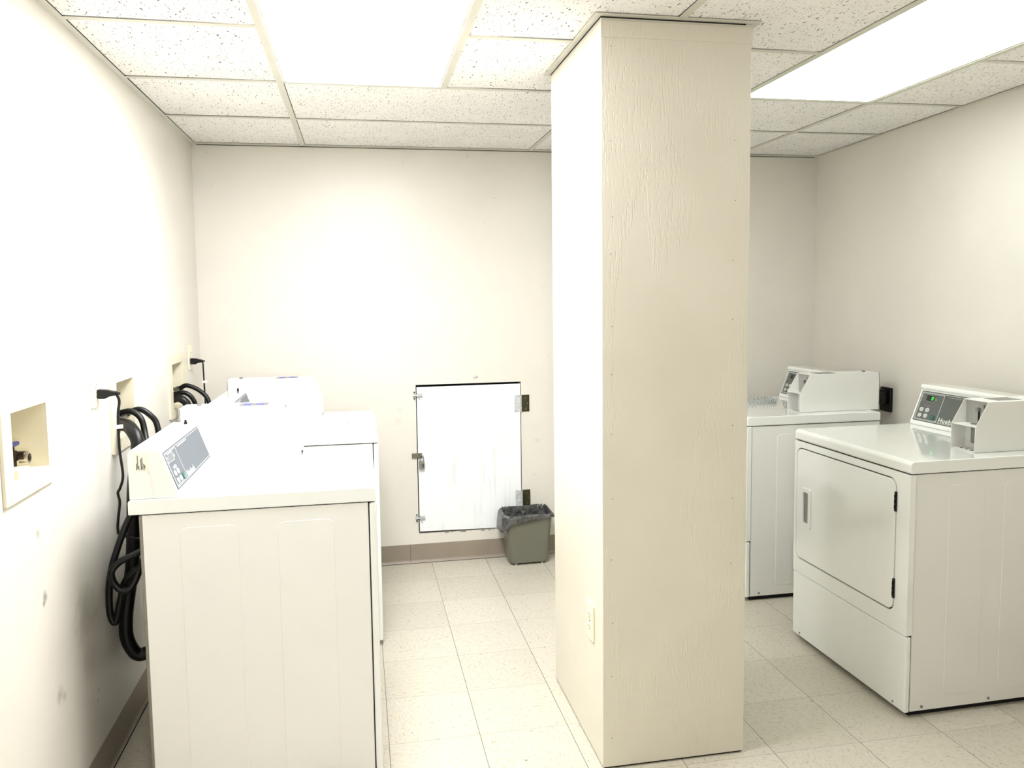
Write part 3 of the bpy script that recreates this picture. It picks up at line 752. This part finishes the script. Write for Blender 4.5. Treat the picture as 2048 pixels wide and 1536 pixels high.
# ------------------------------------------------------------------ access door in the back wall
bm = new(); box(bm, AD[0]-.05, AD[1]+.05, YB+.06, YB+.10, AD[2]-.05, AD[3]+.05); struct('wall_recess', bm, m_dark)
t = thing('access_door', 'white brush painted access hatch low in the back wall, above the baseboard', 'hatch', (1.415, YB, .165))
O = Vector((1.415, YB, .165))
def rel(x, z): return (x-O.x, z-O.z)
bm = new(); prism(bm, [rel(1.1245, .176), rel(1.7060, .1665), rel(1.7075, .990), rel(1.1235, .9885)], -.004, .016, 'y', .0015, 2)
obj('door_panel', bm, m_door, t)
for z in (.878, .332):
    b = new(); zz = z-O.z; xx = 1.7095-O.x
    box(b, xx+.002, xx+.050, -.0035, -.0005, zz-.048, zz+.048, .0008, 1); h = obj('wall_hinge_leaf', b, m_bronze, t)
    for q in (-.03, 0, .03): b = new(); cyl(b, (xx+.030+(.008 if q == 0 else 0), -.0045, zz+q), .0035, .002, 'y', n=10); obj('screw', b, m_metal, h)
    b = new(); box(b, xx-.036, xx-.002, -.0068, -.0042, zz-.048, zz+.048, .0008, 1)
    for k in range(5): cyl(b, (xx+.0, -.009, zz-.038+k*.019), .0048, .0175, 'z', n=12)
    for q in (-.03, 0, .03): cyl(b, (xx-.022, -.0076, zz+q), .0035, .002, 'y', n=10)
    obj('door_hinge_leaf', b, m_hinge_white, t)
for z in (.944, .254):
    b = new(); zz = z-O.z; xx = 1.1215-O.x
    box(b, xx+.004, xx+.034, -.0075, -.004, zz-.012, zz+.012, .001, 1); cyl(b, (xx+.008, -.011, zz), .004, .055, 'x', n=12); cyl(b, (xx+.016, -.012, zz-.012), .003, .02, 'z', n=10)
    for k in (.010, .026): box(b, xx+k-.003, xx+k+.003, -.016, -.006, zz-.007, zz+.007, .001, 1)
    bo = obj('slide_bolt', b, m_hinge_white, t)
    b = new(); box(b, xx-.018, xx-.004, -.006, -.0005, zz-.010, zz+.010, .001, 1); obj('bolt_keeper', b, m_hinge_white, t)
    b = new(); cyl(b, (xx-.011, -.0045, zz+.018), .0040, .006, 'y', n=10); obj('screw', b, m_dark, t); b = new(); cyl(b, (xx-.011, -.0045, zz-.018), .0040, .006, 'y', n=10); obj('screw', b, m_dark, t)
b = new(); xx = 1.1235-O.x; zz = .607-O.z
box(b, xx-.034, xx+.022, -.0085, -.0055, zz-.014, zz+.014, .0008, 1)
obj('hasp', b, m_hasp, t)
b = new(); tube(b, [(xx+.012, -.006, zz+.008), (xx+.012, -.018, zz+.008), (xx+.012, -.021, zz), (xx+.012, -.018, zz-.008), (xx+.012, -.006, zz-.008)], .0022, 8, 5); obj('staple', b, m_metal, t)
# padlock
t = thing('padlock', 'small silver combination padlock hanging from the access hatch hasp', 'padlock', (1.1415, YB-.017, .571))
b = new(); prism(b, rrect(-.0145, .0155, -.036, .008, .004, 3), -.008, .008, 'y', .002, 2); bd = obj('lock_body', b, m_metal, t)
for k in range(3): b = new(); box(b, .001, .014, -.0092, -.0075, -.010-k*.0072-.0018, -.010-k*.0072+.0018); obj('number_dial', b, m_dark, bd)
b = new(); box(b, -.013, .014, -.0088, -.0075, -.037, -.029, .0005, 1); obj('lower_band', b, m_grayp, bd)
b = new(); tube(b, [(-.009, 0, .006), (-.009, 0, .026), (-.005, 0, .036), (.001, 0, .039), (.007, 0, .036), (.011, 0, .026), (.011, 0, .006)], .0028, 10, 6); obj('shackle', b, m_grayp, t)
# chipped plaster along hatch bottom and top edges
b = new()
for k in range(26):
    x = random.uniform(AD[0]+.15, AD[1]-.04); s = random.uniform(.004, .011)
    box(b, x-s, x+s, YB-.0015, YB+.003, AD[2]-random.uniform(.002, .008), AD[2]+random.uniform(0, .003), .001, 1)
struct('trim_5', b, m_caulk)
# dimpled patches right of the hatch
b = new()
for (x, z) in ((1.775, .77), (1.77, .64), (1.80, .765)):
    cyl(b, (x, YB-.0008, z), .013, .003, 'y', r2=.006, n=18)
struct('trim_6', b, m_wall, smooth=True)

# ------------------------------------------------------------------ waste bin
t = thing('waste_bin', 'olive gray wastebasket with loose gray liner beside the access hatch', 'bin', (1.712, 3.775, 0), .03)
def loft(levels, n=6):
    b = new(); rings = []
    for (hx, hy, r, z) in levels: rings.append([b.verts.new((x, y, z)) for x, y in rrect(-hx, hx, -hy, hy, r, n)])
    for A, B in zip(rings, rings[1:]):
        m = len(A)
        for i in range(m): b.faces.new((A[i], A[(i+1) % m], B[(i+1) % m], B[i]))
    return b, rings
b, R_ = loft([(.098, .060, .02, .012), (.106, .066, .025, .012), (.110, .070, .028, .022), (.132, .086, .035, .262), (.138, .092, .038, .264), (.138, .092, .038, .274), (.131, .085, .034, .274), (.128, .082, .034, .262), (.105, .064, .024, .022)])
b.faces.new(R_[0]); b.faces.new(list(reversed(R_[-1]))); bmesh.ops.recalc_face_normals(b, faces=b.faces[:]); obj('bin_body', b, m_bin, t)
for fx in (-.075, .075):
    for fy in (-.055, .045):
        b = new(); cyl(b, (fx, fy, .007), .007, .014, 'z', n=12); obj('foot', b, m_foot, t)
# liner: inside sheet, over the rim, hanging outside irregularly
rnd = random.Random(3)
b = new(); n = 10; base = rrect(-1, 1, -1, 1, .35, n); m = len(base)
def lump(i, s): return sin(i*1.9+s)*.5+sin(i*3.7+s*2.3)*.3+rnd.uniform(-.2, .2)
prof = [(-.024, -.014, .10), (-.014, -.008, .20), (-.008, -.004, .268), (.001, .006, .283), (.007, .007, .270), (.011, .008, .245), (.014, .008, .215)]
rings = []
for j, (dx, dz_, z) in enumerate(prof):
    ring = []
    for i, (x, y) in enumerate(base):
        left = max(0, -x)**2; right = max(0, x-.6)
        hang = 1 if j < 4 else (0.10+.9*left+.35*right)*(1 if y < .3 or True else 1)
        front = (y < -.8)
        zz = z
        if j >= 4: zz = .283-(.283-z)*(hang*1.35 if hang > .2 else .30)+lump(i, 1)*.005
        k = .012*left if j >= 4 else 0
        hx = .131+dx+k+lump(i, j)*.0035; hy = .085+dx*.8+lump(i, j+5)*.003
        if j == 3: zz += lump(i, 2)*.006+(.012 if y > .5 else 0)
        ring.append(b.verts.new((x*hx, y*hy, zz)))
    rings.append(ring)
for A, B in zip(rings, rings[1:]):
    for i in range(m): b.faces.new((A[i], A[(i+1) % m], B[(i+1) % m], B[i]))
b.faces.new(list(reversed(rings[0])))
bmesh.ops.recalc_face_normals(b, faces=b.faces[:])
bmesh.ops.subdivide_edges(b, edges=b.edges[:], cuts=1, use_grid_fill=True, smooth=.4)
o = obj('bin_liner', b, m_liner, t)
sm = o.modifiers.new('s', 'SOLIDIFY'); sm.thickness = .0008; sm.offset = 1
for p in o.data.polygons: p.use_smooth = True

# ------------------------------------------------------------------ coiled cord on the far dryer
b = new(); pts = []
N = 36
for k in range(N*10):
    a = 2*pi*k/(N*10); c = Vector((2.895+.125*cos(a), 3.44+.072*sin(a), .8965+.0125))
    nrm = Vector((cos(a)/.125, sin(a)/.072, 0)).normalized(); ph = 2*pi*k/10
    pts.append(c+nrm*cos(ph)*.0085+Vector((0, 0, 1))*sin(ph)*.0085)
ctr = Vector((2.895, 3.44, .897)); tube(b, [p-ctr for p in pts], .0030, 6, 0)
m_coil = plain('gray_white_coil_plastic', (176, 182, 180), .3, var=.12, vscale=60)
o = obj('coiled_cord', b, m_coil); o.location = ctr
tag(o, 'gray white coiled plastic cord loop lying on the far dryer beside the pillar', 'coiled cord')
